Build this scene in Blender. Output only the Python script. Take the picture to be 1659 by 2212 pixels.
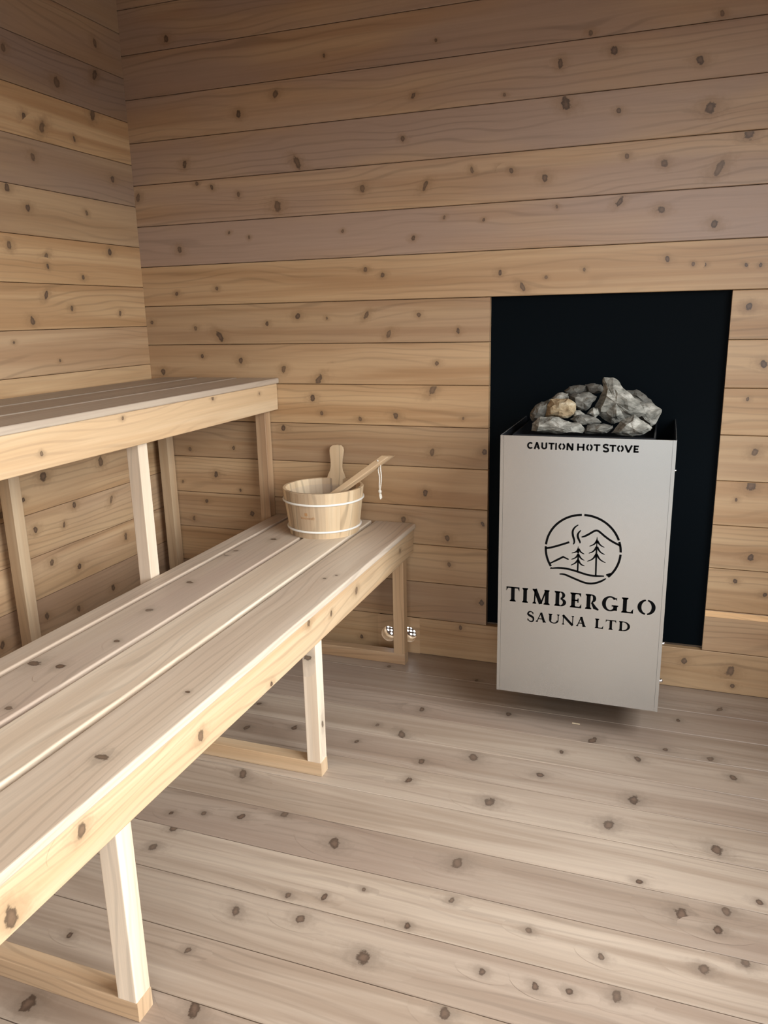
import bpy, bmesh, math, random
from mathutils import Vector, noise
PI = math.pi
for o in list(bpy.data.objects): bpy.data.objects.remove(o)
SC = bpy.context.scene
COL = SC.collection

# ------------------------------------------------------------------ camera
cam_d = bpy.data.cameras.new('camera'); cam = bpy.data.objects.new('camera', cam_d); COL.objects.link(cam)
cam_d.sensor_fit = 'VERTICAL'; cam_d.sensor_height = 24.0; cam_d.lens = 1671.44/2212*24.0
cam_d.clip_start = 0.02
cam.location = (1.71379, -2.33633, 1.12549); cam.rotation_euler = (1.3213, 0.0214, 0.3428)
SC.camera = cam

# ------------------------------------------------------------------ sky, daylight, exposure
SC.view_settings.view_transform = 'Standard'; SC.view_settings.look = 'None'
SC.view_settings.gamma = 1.0; SC.view_settings.use_curve_mapping = False
SC.view_settings.exposure = -0.38
SKY = 20.0
world = bpy.data.worlds.new('overcast_sky'); SC.world = world; world.use_nodes = True
nt = world.node_tree; nt.nodes.clear()
tc = nt.nodes.new('ShaderNodeTexCoord'); sp = nt.nodes.new('ShaderNodeSeparateXYZ')
bg = nt.nodes.new('ShaderNodeBackground'); ow = nt.nodes.new('ShaderNodeOutputWorld')
nt.links.new(tc.outputs['Generated'], sp.inputs[0]); nt.links.new(bg.outputs[0], ow.inputs[0])
def sky_ramp(stops):
    r = nt.nodes.new('ShaderNodeValToRGB'); mr = nt.nodes.new('ShaderNodeMapRange'); mr.inputs[1].default_value = -1; mr.inputs[2].default_value = 1
    nt.links.new(sp.outputs['Z'], mr.inputs[0]); nt.links.new(mr.outputs[0], r.inputs[0]); e = r.color_ramp.elements
    while len(e) < len(stops): e.new(0.5)
    for q, (p, c) in zip(e, stops): q.position = p; q.color = (*c, 1)
    return r
# towards the door and window: dark ground, overcast sky above; behind the sauna: brightened for the vents
front = sky_ramp(((0.40, (0.11, 0.115, 0.12)), (0.495, (0.11, 0.115, 0.12)), (0.505, (0.72, 0.78, 0.83)), (0.60, (0.93, 0.965, 0.99)), (1.0, (0.70, 0.75, 0.80))))
rear = sky_ramp(((0.3, (0.5, 0.5, 0.48)), (1.0, (1.0, 1.0, 1.0))))
gy = nt.nodes.new('ShaderNodeMapRange'); gy.inputs[1].default_value = 0.0; gy.inputs[2].default_value = 0.3; nt.links.new(sp.outputs['Y'], gy.inputs[0])
mx = nt.nodes.new('ShaderNodeMix'); mx.data_type = 'RGBA'; nt.links.new(gy.outputs[0], mx.inputs[0]); nt.links.new(front.outputs[0], mx.inputs[6]); nt.links.new(rear.outputs[0], mx.inputs[7])
# sky dimmed opposite the door, put in to weaken the light entering there
gd = nt.nodes.new('ShaderNodeMapRange'); gd.interpolation_type = 'SMOOTHSTEP'; gd.inputs[1].default_value = -0.85; gd.inputs[2].default_value = -0.45; gd.inputs[3].default_value = 0.45; gd.inputs[4].default_value = 1.0
nt.links.new(sp.outputs['Y'], gd.inputs[0]); sk = nt.nodes.new('ShaderNodeMath'); sk.operation = 'MULTIPLY'; sk.inputs[1].default_value = SKY
nt.links.new(gd.outputs[0], sk.inputs[0]); nt.links.new(sk.outputs[0], bg.inputs[1])
nt.links.new(mx.outputs[2], bg.inputs[0])
bg.inputs[1].default_value = SKY
world.cycles.sampling_method = 'AUTOMATIC'

RX, FY, CZ = 2.35, -2.62, 2.35          # right wall, front wall, ceiling
DOOR = (1.22, 2.08, 0.0, 1.95)           # opening in the front wall (x0, x1, z0, z1)
WIN = (-2.1, -0.5, 0.66, 1.72)           # opening in the right wall (y0, y1, z0, z1)
def portal(name, loc, rot, sx, sy):
    d = bpy.data.lights.new(name, 'AREA'); d.shape = 'RECTANGLE'; d.size = sx; d.size_y = sy
    d.cycles.is_portal = True
    o = bpy.data.objects.new(name, d); o.location = loc; o.rotation_euler = rot; COL.objects.link(o)
portal('door_daylight', ((DOOR[0]+DOOR[1])/2, FY-0.03, (DOOR[2]+DOOR[3])/2), (PI/2, 0, 0), DOOR[1]-DOOR[0], DOOR[3]-DOOR[2])
portal('window_daylight', (RX+0.03, (WIN[0]+WIN[1])/2, (WIN[2]+WIN[3])/2), (0, PI/2, 0), WIN[3]-WIN[2], WIN[1]-WIN[0])

# ------------------------------------------------------------------ measured tables (metres on each surface)
BACK = [(0.793,1.951,'s'),(0.172,1.978,'md'),(1.473,1.831,'s'),(1.051,1.865,'x'),(1.535,1.782,'m'),(1.397,1.767,'m'),(1.748,1.734,'m'),(0.543,1.782,'m'),(0.414,1.739,'md'),(0.983,1.732,'s'),(1.415,1.668,'ld'),(1.554,1.636,'s'),(1.78,1.621,'l'),(0.607,1.583,'le'),(0.205,1.61,'m'),(1.156,1.521,'s'),(1.241,1.519,'s'),(1.364,1.485,'m'),(1.27,1.51,'s'),(1.676,1.498,'m'),(1.581,1.522,'s'),(1.876,1.553,'l'),(1.812,1.474,'le'),(0.014,1.523,'m'),(0.245,1.55,'s'),(0.3,1.535,'s'),(0.395,1.506,'s'),(0.819,1.495,'m'),(0.532,1.462,'l'),(1.016,1.489,'me'),(1.568,1.41,'me'),(1.676,1.383,'m'),(1.811,1.339,'md'),(0.352,1.394,'x'),(0.159,1.35,'m'),(0.424,1.375,'x'),(1.192,1.385,'x'),(1.399,1.407,'x'),(0.978,1.345,'s'),(0.879,1.243,'s'),(0.823,1.261,'s'),(0.291,1.221,'s'),(0.134,1.209,'s'),(0.001,1.225,'s'),(1.309,1.194,'me'),(1.7,1.255,'s'),(1.796,1.237,'x'),(1.766,1.239,'x'),(1.481,1.236,'x'),(1.897,1.232,'x'),(1.932,1.23,'x'),(0.29,1.066,'lde'),(0.584,1.127,'md'),(0.821,1.124,'me'),(0.686,1.118,'x'),(0.895,1.067,'me'),(0.198,1.094,'s'),(0.471,1.104,'s'),(0.023,1.116,'s'),(0.215,1.001,'s'),(0.364,0.985,'m'),(0.052,0.948,'m'),(0.523,0.957,'m'),(0.648,0.922,'le'),(0.699,0.967,'s'),(1.05,0.977,'s'),(1.913,1.125,'md'),(1.962,0.975,'md'),(1.931,0.88,'x'),(0.625,0.863,'m'),(1.036,0.896,'le'),(0.913,0.811,'m'),(0.79,0.798,'s'),(0.654,0.815,'s'),(0.51,0.761,'m'),(1.033,0.699,'m'),(1.201,0.706,'m'),(0.313,0.686,'s'),(1.961,0.734,'m'),(1.009,0.564,'md'),(0.234,0.587,'m'),(1.961,0.639,'l'),(1.926,0.596,'xd'),(0.187,0.488,'sd'),(0.37,0.453,'m'),(1.082,0.418,'m'),(0.934,0.47,'m'),(1.199,0.473,'s'),(1.978,0.43,'md'),(1.943,0.355,'sd'),(2.024,0.322,'sd'),(1.088,0.329,'s'),(1.198,0.207,'m'),(0.772,0.036,'s'),(1.127,0.112,'s'),(1.824,0.088,'m'),(1.954,0.073,'l'),(1.962,0.026,'s'),(0.756,0.653,'x'),(1.133,0.808,'x'),(1.247,1.707,'x'),(0.949,1.622,'s'),(0.709,1.868,'x'),(1.639,1.823,'x'),(1.791,1.834,'s'),(0.75,1.377,'x'),(1.074,1.398,'x'),(1.242,1.236,'s'),(1.376,1.219,'x'),(0.993,1.123,'s'),(1.117,1.073,'s'),(0.134,0.676,'s'),(0.093,0.556,'x'),(0.128,0.42,'s'),(0.329,0.535,'x')]
LEFT = [(-0.505,1.836,'m'),(-0.315,1.798,'l'),(-0.142,1.86,'le'),(-0.125,1.953,'m'),(-0.171,1.743,'l'),(-0.461,1.676,'m'),(-0.397,1.663,'le'),(-0.267,1.657,'s'),(-0.446,1.578,'m'),(-0.106,1.566,'m'),(-0.557,1.482,'m'),(-0.49,1.437,'m'),(-0.247,1.45,'s'),(-0.576,1.332,'m'),(-0.442,1.309,'me'),(-0.441,1.284,'s'),(-0.157,1.34,'m'),(-0.461,1.202,'me'),(-0.527,1.13,'m'),(-0.135,1.149,'s'),(-0.361,1.164,'s'),(-0.565,0.683,'l'),(-0.311,0.682,'l'),(-0.453,0.571,'m'),(-0.281,0.547,'me'),(-0.621,0.534,'m'),(-0.506,0.521,'s'),(-0.227,0.406,'m'),(-0.575,0.42,'m'),(-0.462,0.372,'m'),(-0.622,0.263,'m'),(-0.489,0.238,'m'),(-0.318,0.249,'m'),(-0.651,0.632,'s'),(-0.735,0.608,'m'),(-0.799,0.243,'m'),(-0.606,1.073,'x'),(-0.295,1.257,'s'),(-0.624,0.972,'s'),(-0.437,1.012,'x')]
FLOOR = [(1.068,-0.365,'l'),(1.104,-0.369,'m'),(1.35,-0.32,'m'),(1.092,-0.519,'le'),(0.791,-0.575,'m'),(0.985,-0.59,'s'),(1.009,-0.49,'s'),(1.306,-0.569,'l'),(1.182,-0.631,'m'),(1.176,-0.718,'m'),(1.386,-0.745,'l'),(1.659,-0.745,'l'),(1.707,-0.632,'l'),(1.882,-0.761,'l'),(1.494,-0.8,'sd'),(1.483,-0.598,'m'),(1.711,-0.449,'m'),(1.592,-0.393,'le'),(1.52,-0.475,'s'),(1.887,-0.393,'m'),(1.935,-0.464,'m'),(1.81,-0.979,'l'),(1.891,-0.945,'m'),(1.366,-0.974,'l'),(1.093,-0.996,'l'),(0.928,-0.925,'md'),(0.943,-0.938,'m'),(0.85,-0.976,'m'),(0.759,-0.993,'s'),(0.685,-1.017,'sd'),(0.766,-0.822,'le'),(0.724,-1.063,'m'),(0.99,-1.242,'m'),(1.068,-1.171,'s'),(1.138,-1.152,'s'),(1.206,-1.108,'x'),(1.382,-1.081,'s'),(1.319,-1.171,'sd'),(1.539,-1.11,'s'),(1.672,-1.132,'s'),(1.266,-1.267,'l'),(1.119,-1.219,'m'),(1.477,-1.231,'s'),(1.844,-1.103,'m'),(1.704,-1.208,'m'),(1.57,-1.232,'s'),(1.626,-1.224,'s'),(1.377,-1.315,'lde'),(1.036,-1.458,'le'),(0.954,-1.354,'s'),(1.777,-0.382,'s'),(1.811,-0.211,'sd'),(1.924,-0.111,'me'),(0.661,-0.616,'m'),(1.511,-1.058,'x'),(1.952,-0.899,'s'),(1.914,-1.064,'m'),(1.437,-1.333,'m'),(1.496,-0.924,'x'),(1.738,-0.903,'s'),(0.917,-0.126,'s'),(1.215,-0.139,'s'),(0.627,-0.48,'s'),(0.717,-1.131,'m'),(0.76,-1.54,'l'),(0.586,-1.401,'s'),(0.811,-1.463,'m'),(0.719,-1.394,'s'),(1.872,-1.0,'md'),(1.729,-0.912,'sd')]
LBENCH = [(0.558,-1.229,'l'),(0.524,-1.032,'ld'),(0.528,-0.468,'m'),(0.602,-0.914,'m'),(0.647,-1.088,'s'),(0.919,-1.471,'m'),(0.551,-0.476,'m'),(0.584,-0.716,'m'),(0.608,-0.297,'m'),(0.931,-0.558,'x'),(0.925,-1.242,'x'),(0.558,-0.436,'s'),(0.619,-1.225,'m'),(0.653,-1.391,'s'),(0.91,-0.591,'x'),(0.821,-1.246,'x')]
LAPRON = [(-1.716,0.386,'l'),(-1.58,0.419,'m'),(-1.274,0.397,'m'),(-1.005,0.369,'sd'),(-0.811,0.433,'m'),(-0.683,0.406,'s'),(-0.511,0.407,'m'),(-0.646,0.455,'xd'),(-0.141,0.408,'s')]
UAPRON = [(-0.402,0.906,'s'),(-0.803,0.899,'x'),(-1.073,0.859,'x'),(-0.126,0.89,'x')]
NAME1=[('T',0.023,0.058,0.2695,0.3105),('I',0.066,0.081,0.2695,0.3105),('M',0.092,0.139,0.2695,0.3105),('B',0.151,0.182,0.2685,0.3105),('E',0.192,0.221,0.2685,0.3095),('R',0.231,0.265,0.2675,0.3095),('G',0.273,0.313,0.2675,0.3095),('L',0.322,0.351,0.2665,0.3085),('O',0.361,0.405,0.2665,0.3085)]
NAME2=[('S',0.081,0.098,0.2175,0.2445),('A',0.104,0.131,0.2175,0.2445),('U',0.137,0.166,0.2175,0.2445),('N',0.173,0.204,0.2165,0.2435),('A',0.21,0.235,0.2165,0.2435),('L',0.258,0.279,0.2165,0.2435),('T',0.285,0.311,0.2165,0.2425),('D',0.318,0.346,0.2165,0.2425)]
CAUT=[('C',0.069,0.083,0.6875,0.7055),('A',0.086,0.102,0.6875,0.7055),('U',0.105,0.12,0.6875,0.7055),('T',0.123,0.138,0.6875,0.7045),('I',0.14,0.144,0.6875,0.7045),('O',0.148,0.165,0.6875,0.7045),('N',0.168,0.185,0.6875,0.7045),('H',0.194,0.212,0.6865,0.7045),('O',0.216,0.232,0.6865,0.7045),('T',0.234,0.25,0.6865,0.7045),('S',0.257,0.27,0.6865,0.7045),('T',0.272,0.288,0.6865,0.7045),('O',0.29,0.306,0.6865,0.7035),('V',0.307,0.327,0.6865,0.7035),('E',0.329,0.341,0.6865,0.7035)]
EMB={'arc':[(0.215,0.5225),(0.311,0.4585),(0.223,0.3375),(0.122,0.4285),(0.242,0.3395),(0.313,0.4275)],'ridgeR':[(0.214,0.4625),(0.223,0.4655),(0.235,0.4735),(0.244,0.4805),(0.251,0.4835),(0.258,0.4805),(0.272,0.4685),(0.29,0.4565),(0.312,0.4465)],'ridgeL':[(0.123,0.4245),(0.142,0.4295),(0.165,0.4385),(0.184,0.4465)],'smallpeak':[(0.136,0.3845),(0.154,0.3955),(0.17,0.4055),(0.184,0.3995)],'ground1':[(0.141,0.3715),(0.158,0.3745),(0.177,0.3745),(0.196,0.3715),(0.215,0.3665),(0.234,0.3615),(0.255,0.3605),(0.275,0.3625)],'ground1b':[(0.28,0.3655),(0.292,0.3705)],'ground2':[(0.162,0.3575),(0.174,0.3585),(0.19,0.3525),(0.209,0.3455),(0.227,0.3395),(0.242,0.3385),(0.258,0.3425),(0.271,0.3495),(0.28,0.3565)],'smoke1':[(0.205,0.4945),(0.196,0.4875),(0.191,0.4775),(0.192,0.4655),(0.196,0.4545),(0.197,0.4465),(0.194,0.4415)],'smoke2':[(0.212,0.4805),(0.206,0.4735),(0.204,0.4655),(0.207,0.4565),(0.211,0.4495),(0.211,0.4455)],'tickL':[(0.141,0.3705),(0.139,0.3735)],'trunkA':[(0.207,0.4375),(0.208,0.4035),(0.208,0.3695)],'trunkB':[(0.253,0.4665),(0.253,0.4215),(0.254,0.3615)],'A1l':[(0.208,0.4305),(0.203,0.4215),(0.191,0.4175)],'A1r':[(0.208,0.4305),(0.214,0.4215),(0.223,0.4175)],'A2l':[(0.208,0.4155),(0.202,0.4055),(0.191,0.4005)],'A2r':[(0.208,0.4155),(0.215,0.4045),(0.224,0.4005)],'A3l':[(0.208,0.4005),(0.201,0.3905),(0.19,0.3845)],'A3r':[(0.208,0.4005),(0.215,0.3885),(0.225,0.3855)],'B1l':[(0.253,0.4555),(0.247,0.4455),(0.235,0.4395)],'B1r':[(0.254,0.4555),(0.261,0.4445),(0.272,0.4395)],'B2l':[(0.253,0.4395),(0.246,0.4265),(0.234,0.4205)],'B2r':[(0.254,0.4395),(0.262,0.4255),(0.274,0.4205)],'B3l':[(0.253,0.4195),(0.245,0.4055),(0.231,0.3985)],'B3r':[(0.254,0.4195),(0.262,0.4055),(0.277,0.3985)]}
STONES={
 'a':(-0.315,[(1.394,0.823),(1.397,0.843),(1.416,0.861),(1.445,0.864),(1.47,0.857),(1.496,0.847),(1.52,0.844),(1.528,0.834),(1.525,0.822),(1.497,0.82),(1.459,0.821),(1.423,0.819)]),
 'b':(-0.31,[(1.527,0.826),(1.536,0.839),(1.555,0.846),(1.576,0.847),(1.599,0.843),(1.599,0.836),(1.584,0.825),(1.563,0.82),(1.53,0.821)]),
 'c':(-0.31,[(1.594,0.823),(1.602,0.836),(1.617,0.853),(1.635,0.863),(1.648,0.87),(1.664,0.859),(1.683,0.847),(1.693,0.839),(1.69,0.832),(1.673,0.822),(1.646,0.818),(1.619,0.819)]),
 'd':(-0.265,[(1.42,0.857),(1.428,0.885),(1.435,0.902),(1.459,0.904),(1.481,0.905),(1.499,0.891),(1.5,0.879),(1.497,0.863),(1.481,0.851),(1.456,0.853),(1.436,0.856)]),
 'e':(-0.245,[(1.378,0.846),(1.379,0.861),(1.393,0.882),(1.408,0.892),(1.43,0.898),(1.435,0.88),(1.431,0.855),(1.409,0.844),(1.386,0.837)]),
 'f':(-0.21,[(1.429,0.898),(1.442,0.909),(1.457,0.915),(1.473,0.911),(1.476,0.9),(1.468,0.889),(1.448,0.889)]),
 'g':(-0.235,[(1.48,0.909),(1.504,0.916),(1.528,0.918),(1.552,0.907),(1.546,0.893),(1.535,0.878),(1.523,0.868),(1.506,0.87),(1.491,0.88)]),
 'h':(-0.16,[(1.456,0.914),(1.471,0.924),(1.496,0.929),(1.512,0.927),(1.517,0.914),(1.51,0.903),(1.477,0.894),(1.464,0.902)]),
 'i':(-0.15,[(1.51,0.929),(1.535,0.933),(1.552,0.93),(1.557,0.923),(1.558,0.911),(1.536,0.905),(1.515,0.911)]),
 'j':(-0.28,[(1.489,0.852),(1.501,0.863),(1.525,0.863),(1.549,0.859),(1.566,0.846),(1.557,0.839),(1.531,0.837),(1.507,0.839)]),
 'k':(-0.255,[(1.497,0.875),(1.51,0.873),(1.523,0.862),(1.519,0.853),(1.499,0.853),(1.492,0.857)]),
 'l':(-0.225,[(1.542,0.874),(1.551,0.889),(1.564,0.917),(1.567,0.925),(1.561,0.949),(1.564,0.957),(1.588,0.957),(1.608,0.942),(1.615,0.928),(1.638,0.906),(1.66,0.887),(1.673,0.863),(1.648,0.852),(1.624,0.847),(1.608,0.84),(1.589,0.837),(1.565,0.848),(1.547,0.86)]),
 'm':(-0.19,[(1.637,0.9),(1.661,0.89),(1.687,0.888),(1.71,0.871),(1.71,0.862),(1.697,0.834),(1.688,0.827),(1.669,0.838),(1.654,0.853),(1.643,0.873)]),
 'n':(-0.12,[(1.618,0.913),(1.643,0.914),(1.663,0.903),(1.683,0.888),(1.694,0.874),(1.685,0.86),(1.648,0.87),(1.627,0.892)]),
 'o':(-0.245,[(1.526,0.863),(1.543,0.88),(1.555,0.877),(1.558,0.863),(1.549,0.852),(1.537,0.857)]),
}

# ------------------------------------------------------------------ materials
def new_mat(name):
    m = bpy.data.materials.new(name); m.use_nodes = True; t = m.node_tree; t.nodes.clear()
    o = t.nodes.new('ShaderNodeOutputMaterial'); b = t.nodes.new('ShaderNodeBsdfPrincipled')
    t.links.new(b.outputs[0], o.inputs[0]); return m, t, b
def wood_mat(name, light, tan, pink, rough=0.5, spec=0.35, knotc=(0.06, 0.036, 0.022), streak=0.32, ring=0.16, ringf=300.0):
    m, t, b = new_mat(name); N = t.nodes.new; L = t.links.new
    def math_(op, a, c=None, clamp=False):
        n = N('ShaderNodeMath'); n.operation = op; n.use_clamp = clamp
        for i, q in enumerate((a, c)):
            if q is None: continue
            if isinstance(q, (int, float)): n.inputs[i].default_value = q
            else: L(q, n.inputs[i])
        return n.outputs[0]
    def mix(f, a, c, mode='MIX'):
        n = N('ShaderNodeMix'); n.data_type = 'RGBA'; n.blend_type = mode
        if isinstance(f, (int, float)): n.inputs[0].default_value = f
        else: L(f, n.inputs[0])
        for i, q in ((6, a), (7, c)):
            if isinstance(q, tuple): n.inputs[i].default_value = (*q, 1)
            else: L(q, n.inputs[i])
        return n.outputs[2]
    def mrange(v, a0, a1, b0, b1):
        n = N('ShaderNodeMapRange'); n.interpolation_type = 'SMOOTHSTEP'; L(v, n.inputs[0])
        for i, q in zip((1, 2, 3, 4), (a0, a1, b0, b1)): n.inputs[i].default_value = q
        return n.outputs[0]
    uvn = N('ShaderNodeUVMap'); uvn.uv_map = 'grain'; s = N('ShaderNodeSeparateXYZ'); L(uvn.outputs[0], s.inputs[0])
    at = N('ShaderNodeAttribute'); at.attribute_name = 'tone'; sc = N('ShaderNodeSeparateColor'); L(at.outputs['Color'], sc.inputs[0])
    kn = N('ShaderNodeAttribute'); kn.attribute_name = 'knot'
    U, V = s.outputs[0], s.outputs[1]; TB, TP, SEED = sc.outputs[0], sc.outputs[1], sc.outputs[2]
    def nz(us, vs, ss, detail=3.0, r=0.55, dist=0.0):
        c = N('ShaderNodeCombineXYZ'); L(math_('MULTIPLY', U, us), c.inputs[0]); L(math_('MULTIPLY', V, vs), c.inputs[1]); L(math_('MULTIPLY', SEED, ss), c.inputs[2])
        n = N('ShaderNodeTexNoise'); n.inputs['Scale'].default_value = 1.0; n.inputs['Detail'].default_value = detail
        n.inputs['Roughness'].default_value = r; n.inputs['Distortion'].default_value = dist; L(c.outputs[0], n.inputs['Vector']); return n.outputs['Fac']
    fine = nz(2.5, 150.0, 41.0, 4, 0.65); band = nz(0.6, 15.0, 83.0, 4, 0.55, 0.8); broad = nz(1.3, 5.0, 57.0, 2); wav = nz(1.5, 7.0, 29.0, 2, 0.45); amp = nz(1.0, 9.0, 17.0, 2)
    ph = math_('ADD', math_('MULTIPLY', V, ringf), math_('MULTIPLY', wav, 42.0))
    rg = mrange(math_('SINE', ph), 0.45, 1.0, 0.0, 1.0)
    rg = math_('MULTIPLY', rg, mrange(amp, 0.38, 0.62, 0.15, 1.0))
    c = mix(mrange(band, 0.34, 0.66, 0.0, 1.0), light, tan)
    c = mix(math_('MULTIPLY', TP, mrange(broad, 0.34, 0.62, 0.35, 1.0)), c, pink)
    f = math_('ADD', 1.0 - streak/2, math_('MULTIPLY', fine, streak)); f = math_('SUBTRACT', f, math_('MULTIPLY', rg, ring))
    f = math_('MULTIPLY', f, TB)
    g = N('ShaderNodeCombineXYZ'); [L(f, g.inputs[i]) for i in range(3)]
    c = mix(1.0, c, g.outputs[0], 'MULTIPLY')
    rho = math_('SUBTRACT', 3.0, math_('MULTIPLY', kn.outputs['Fac'], 3.0))
    tn = N('ShaderNodeTexNoise'); tcn = N('ShaderNodeTexCoord'); L(tcn.outputs['Object'], tn.inputs['Vector']); tn.inputs['Scale'].default_value = 260.0
    rho = math_('ADD', rho, math_('MULTIPLY', math_('SUBTRACT', tn.outputs['Fac'], 0.5), 0.5))
    tn2 = N('ShaderNodeTexNoise'); L(tcn.outputs['Object'], tn2.inputs['Vector']); tn2.inputs['Scale'].default_value = 75.0
    rho = math_('ADD', rho, math_('MULTIPLY', math_('SUBTRACT', tn2.outputs['Fac'], 0.5), 1.3))
    halo = mrange(rho, 0.9, 2.6, 0.5, 0.0)
    c = mix(halo, c, tuple(q*0.55 for q in tan))
    core = math_('MULTIPLY', mrange(rho, 0.75, 1.12, 1.0, 0.0), at.outputs['Alpha'])
    kc = mix(mrange(rho, 0.1, 0.95, 0.0, 1.0), tuple(q*2.3 for q in knotc), knotc)
    c = mix(core, c, kc)
    L(c, b.inputs['Base Color'])
    rr = N('ShaderNodeMapRange'); L(fine, rr.inputs[0]); rr.inputs[3].default_value = rough-0.06; rr.inputs[4].default_value = rough+0.1; L(rr.outputs[0], b.inputs['Roughness'])
    b.inputs['Specular IOR Level'].default_value = spec
    bp = N('ShaderNodeBump'); bp.inputs['Strength'].default_value = 0.12; bp.inputs['Distance'].default_value = 0.001; L(fine, bp.inputs['Height']); L(bp.outputs[0], b.inputs['Normal'])
    return m
def plain(name, col, rough=0.5, metal=0.0, spec=0.5, var=0.0, scale=30.0, bump=0.0):
    m, t, b = new_mat(name); b.inputs['Roughness'].default_value = rough; b.inputs['Metallic'].default_value = metal
    b.inputs['Specular IOR Level'].default_value = spec; b.inputs['Base Color'].default_value = (*col, 1)
    if var or bump:
        n = t.nodes.new('ShaderNodeTexNoise'); n.inputs['Scale'].default_value = scale; n.inputs['Detail'].default_value = 5
        c = t.nodes.new('ShaderNodeTexCoord'); t.links.new(c.outputs['Object'], n.inputs['Vector'])
        if var:
            r = t.nodes.new('ShaderNodeValToRGB'); r.color_ramp.elements[0].position = 0.3; r.color_ramp.elements[1].position = 0.7
            r.color_ramp.elements[0].color = (*[q*(1-var) for q in col], 1); r.color_ramp.elements[1].color = (*[min(1, q*(1+var)) for q in col], 1)
            t.links.new(n.outputs['Fac'], r.inputs[0]); t.links.new(r.outputs[0], b.inputs['Base Color'])
        if bump:
            bp = t.nodes.new('ShaderNodeBump'); bp.inputs['Strength'].default_value = bump; bp.inputs['Distance'].default_value = 0.002
            t.links.new(n.outputs['Fac'], bp.inputs['Height']); t.links.new(bp.outputs[0], b.inputs['Normal'])
    return m
M = {}
M['wall'] = wood_mat('cedar_wall_boards', (0.52, 0.345, 0.185), (0.385, 0.222, 0.102), (0.36, 0.252, 0.19), rough=0.42, spec=0.6, ring=.20, streak=.30)
M['floor'] = wood_mat('pine_floor_boards', (0.45, 0.366, 0.284), (0.31, 0.235, 0.172), (0.265, 0.185, 0.143), ring=.15, rough=0.42, spec=0.4, knotc=(0.065, 0.042, 0.029))
M['bench'] = wood_mat('clear_bench_boards', (0.64, 0.54, 0.42), (0.54, 0.43, 0.32), (0.45, 0.34, 0.27), rough=0.45, ring=0.15)
M['apron'] = wood_mat('apron_boards', (0.59, 0.44, 0.275), (0.50, 0.33, 0.18), (0.44, 0.315, 0.22), rough=0.5, ring=.17)
M['post'] = wood_mat('pale_post_wood', (0.70, 0.59, 0.46), (0.60, 0.48, 0.35), (0.50, 0.38, 0.30), rough=0.5, ring=.13)
M['pine'] = wood_mat('bucket_pine', (0.68, 0.53, 0.345), (0.55, 0.39, 0.23), (0.46, 0.31, 0.195), rough=0.45, streak=0.16, ring=0.36, ringf=230.0)
M['black'] = plain('black_heat_shield_paint', (0.0012, 0.0028, 0.0042), 0.55, 0.0, 0.04)
M['iron'] = plain('black_stove_steel', (0.010, 0.011, 0.013), 0.4, 0.0, 0.4)
M['cut'] = plain('cutout_black', (0.004, 0.004, 0.004), 0.9, 0, 0.0)
M['zinc'] = plain('bright_zinc', (0.8, 0.82, 0.84), 0.22, 1.0)
M['hoop'] = plain('white_plastic_hoop', (0.80, 0.77, 0.70), 0.4, 0, 0.5)
M['cord'] = plain('white_cotton_cord', (0.74, 0.69, 0.60), 0.8, 0, 0.2, 0.15, 300)
M['brand'] = plain('burnt_brown_print', (0.42, 0.23, 0.10), 0.6)
M['sliver'] = plain('pale_wood_sliver', (0.80, 0.66, 0.44), 0.6)
M['vent'] = plain('vent_grey_plastic', (0.16, 0.13, 0.12), 0.5)
def steel():
    m, t, b = new_mat('brushed_stainless'); N = t.nodes.new; L = t.links.new
    b.inputs['Metallic'].default_value = 0.75; b.inputs['Base Color'].default_value = (0.42, 0.41, 0.385, 1)
    b.inputs['Roughness'].default_value = 0.27
    return m
M['steel'] = steel()
def stone_mat(name, a, c, d):
    m, t, b = new_mat(name); N = t.nodes.new; L = t.links.new
    tc = N('ShaderNodeTexCoord'); n = N('ShaderNodeTexNoise'); n.inputs['Scale'].default_value = 28; n.inputs['Detail'].default_value = 8; n.inputs['Roughness'].default_value = 0.65
    mp = N('ShaderNodeMapping'); mp.inputs['Rotation'].default_value = (0.3, 0.6, 0.2); mp.inputs['Scale'].default_value = (1, 1, 2.4); L(tc.outputs['Object'], mp.inputs[0]); L(mp.outputs[0], n.inputs['Vector'])
    r = N('ShaderNodeValToRGB'); r.color_ramp.elements[0].position = 0.33; r.color_ramp.elements[0].color = (*a, 1); r.color_ramp.elements[1].position = 0.72; r.color_ramp.elements[1].color = (*c, 1)
    x = r.color_ramp.elements.new(0.53); x.color = (*d, 1)
    L(n.outputs['Fac'], r.inputs[0]); L(r.outputs[0], b.inputs['Base Color']); b.inputs['Roughness'].default_value = 0.75; b.inputs['Specular IOR Level'].default_value = 0.3
    n2 = N('ShaderNodeTexNoise'); n2.inputs['Scale'].default_value = 130; n2.inputs['Detail'].default_value = 6; L(tc.outputs['Object'], n2.inputs['Vector'])
    bp = N('ShaderNodeBump'); bp.inputs['Strength'].default_value = 0.6; bp.inputs['Distance'].default_value = 0.003; L(n2.outputs['Fac'], bp.inputs['Height']); L(bp.outputs[0], b.inputs['Normal'])
    return m
M['stone'] = stone_mat('grey_split_stone', (0.06, 0.058, 0.048), (0.40, 0.38, 0.33), (0.20, 0.19, 0.16))
M['stone_dark'] = stone_mat('dark_grey_stone', (0.05, 0.05, 0.044), (0.20, 0.19, 0.16), (0.11, 0.104, 0.088))
M['stone_yellow'] = stone_mat('yellow_brown_stone', (0.16, 0.10, 0.048), (0.44, 0.39, 0.29), (0.27, 0.205, 0.12))
def liner_mat():
    m, t, b = new_mat('clear_plastic_liner'); b.inputs['Base Color'].default_value = (0.95, 0.94, 0.9, 1); b.inputs['Roughness'].default_value = 0.25
    b.inputs['Alpha'].default_value = 0.12; return m
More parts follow.
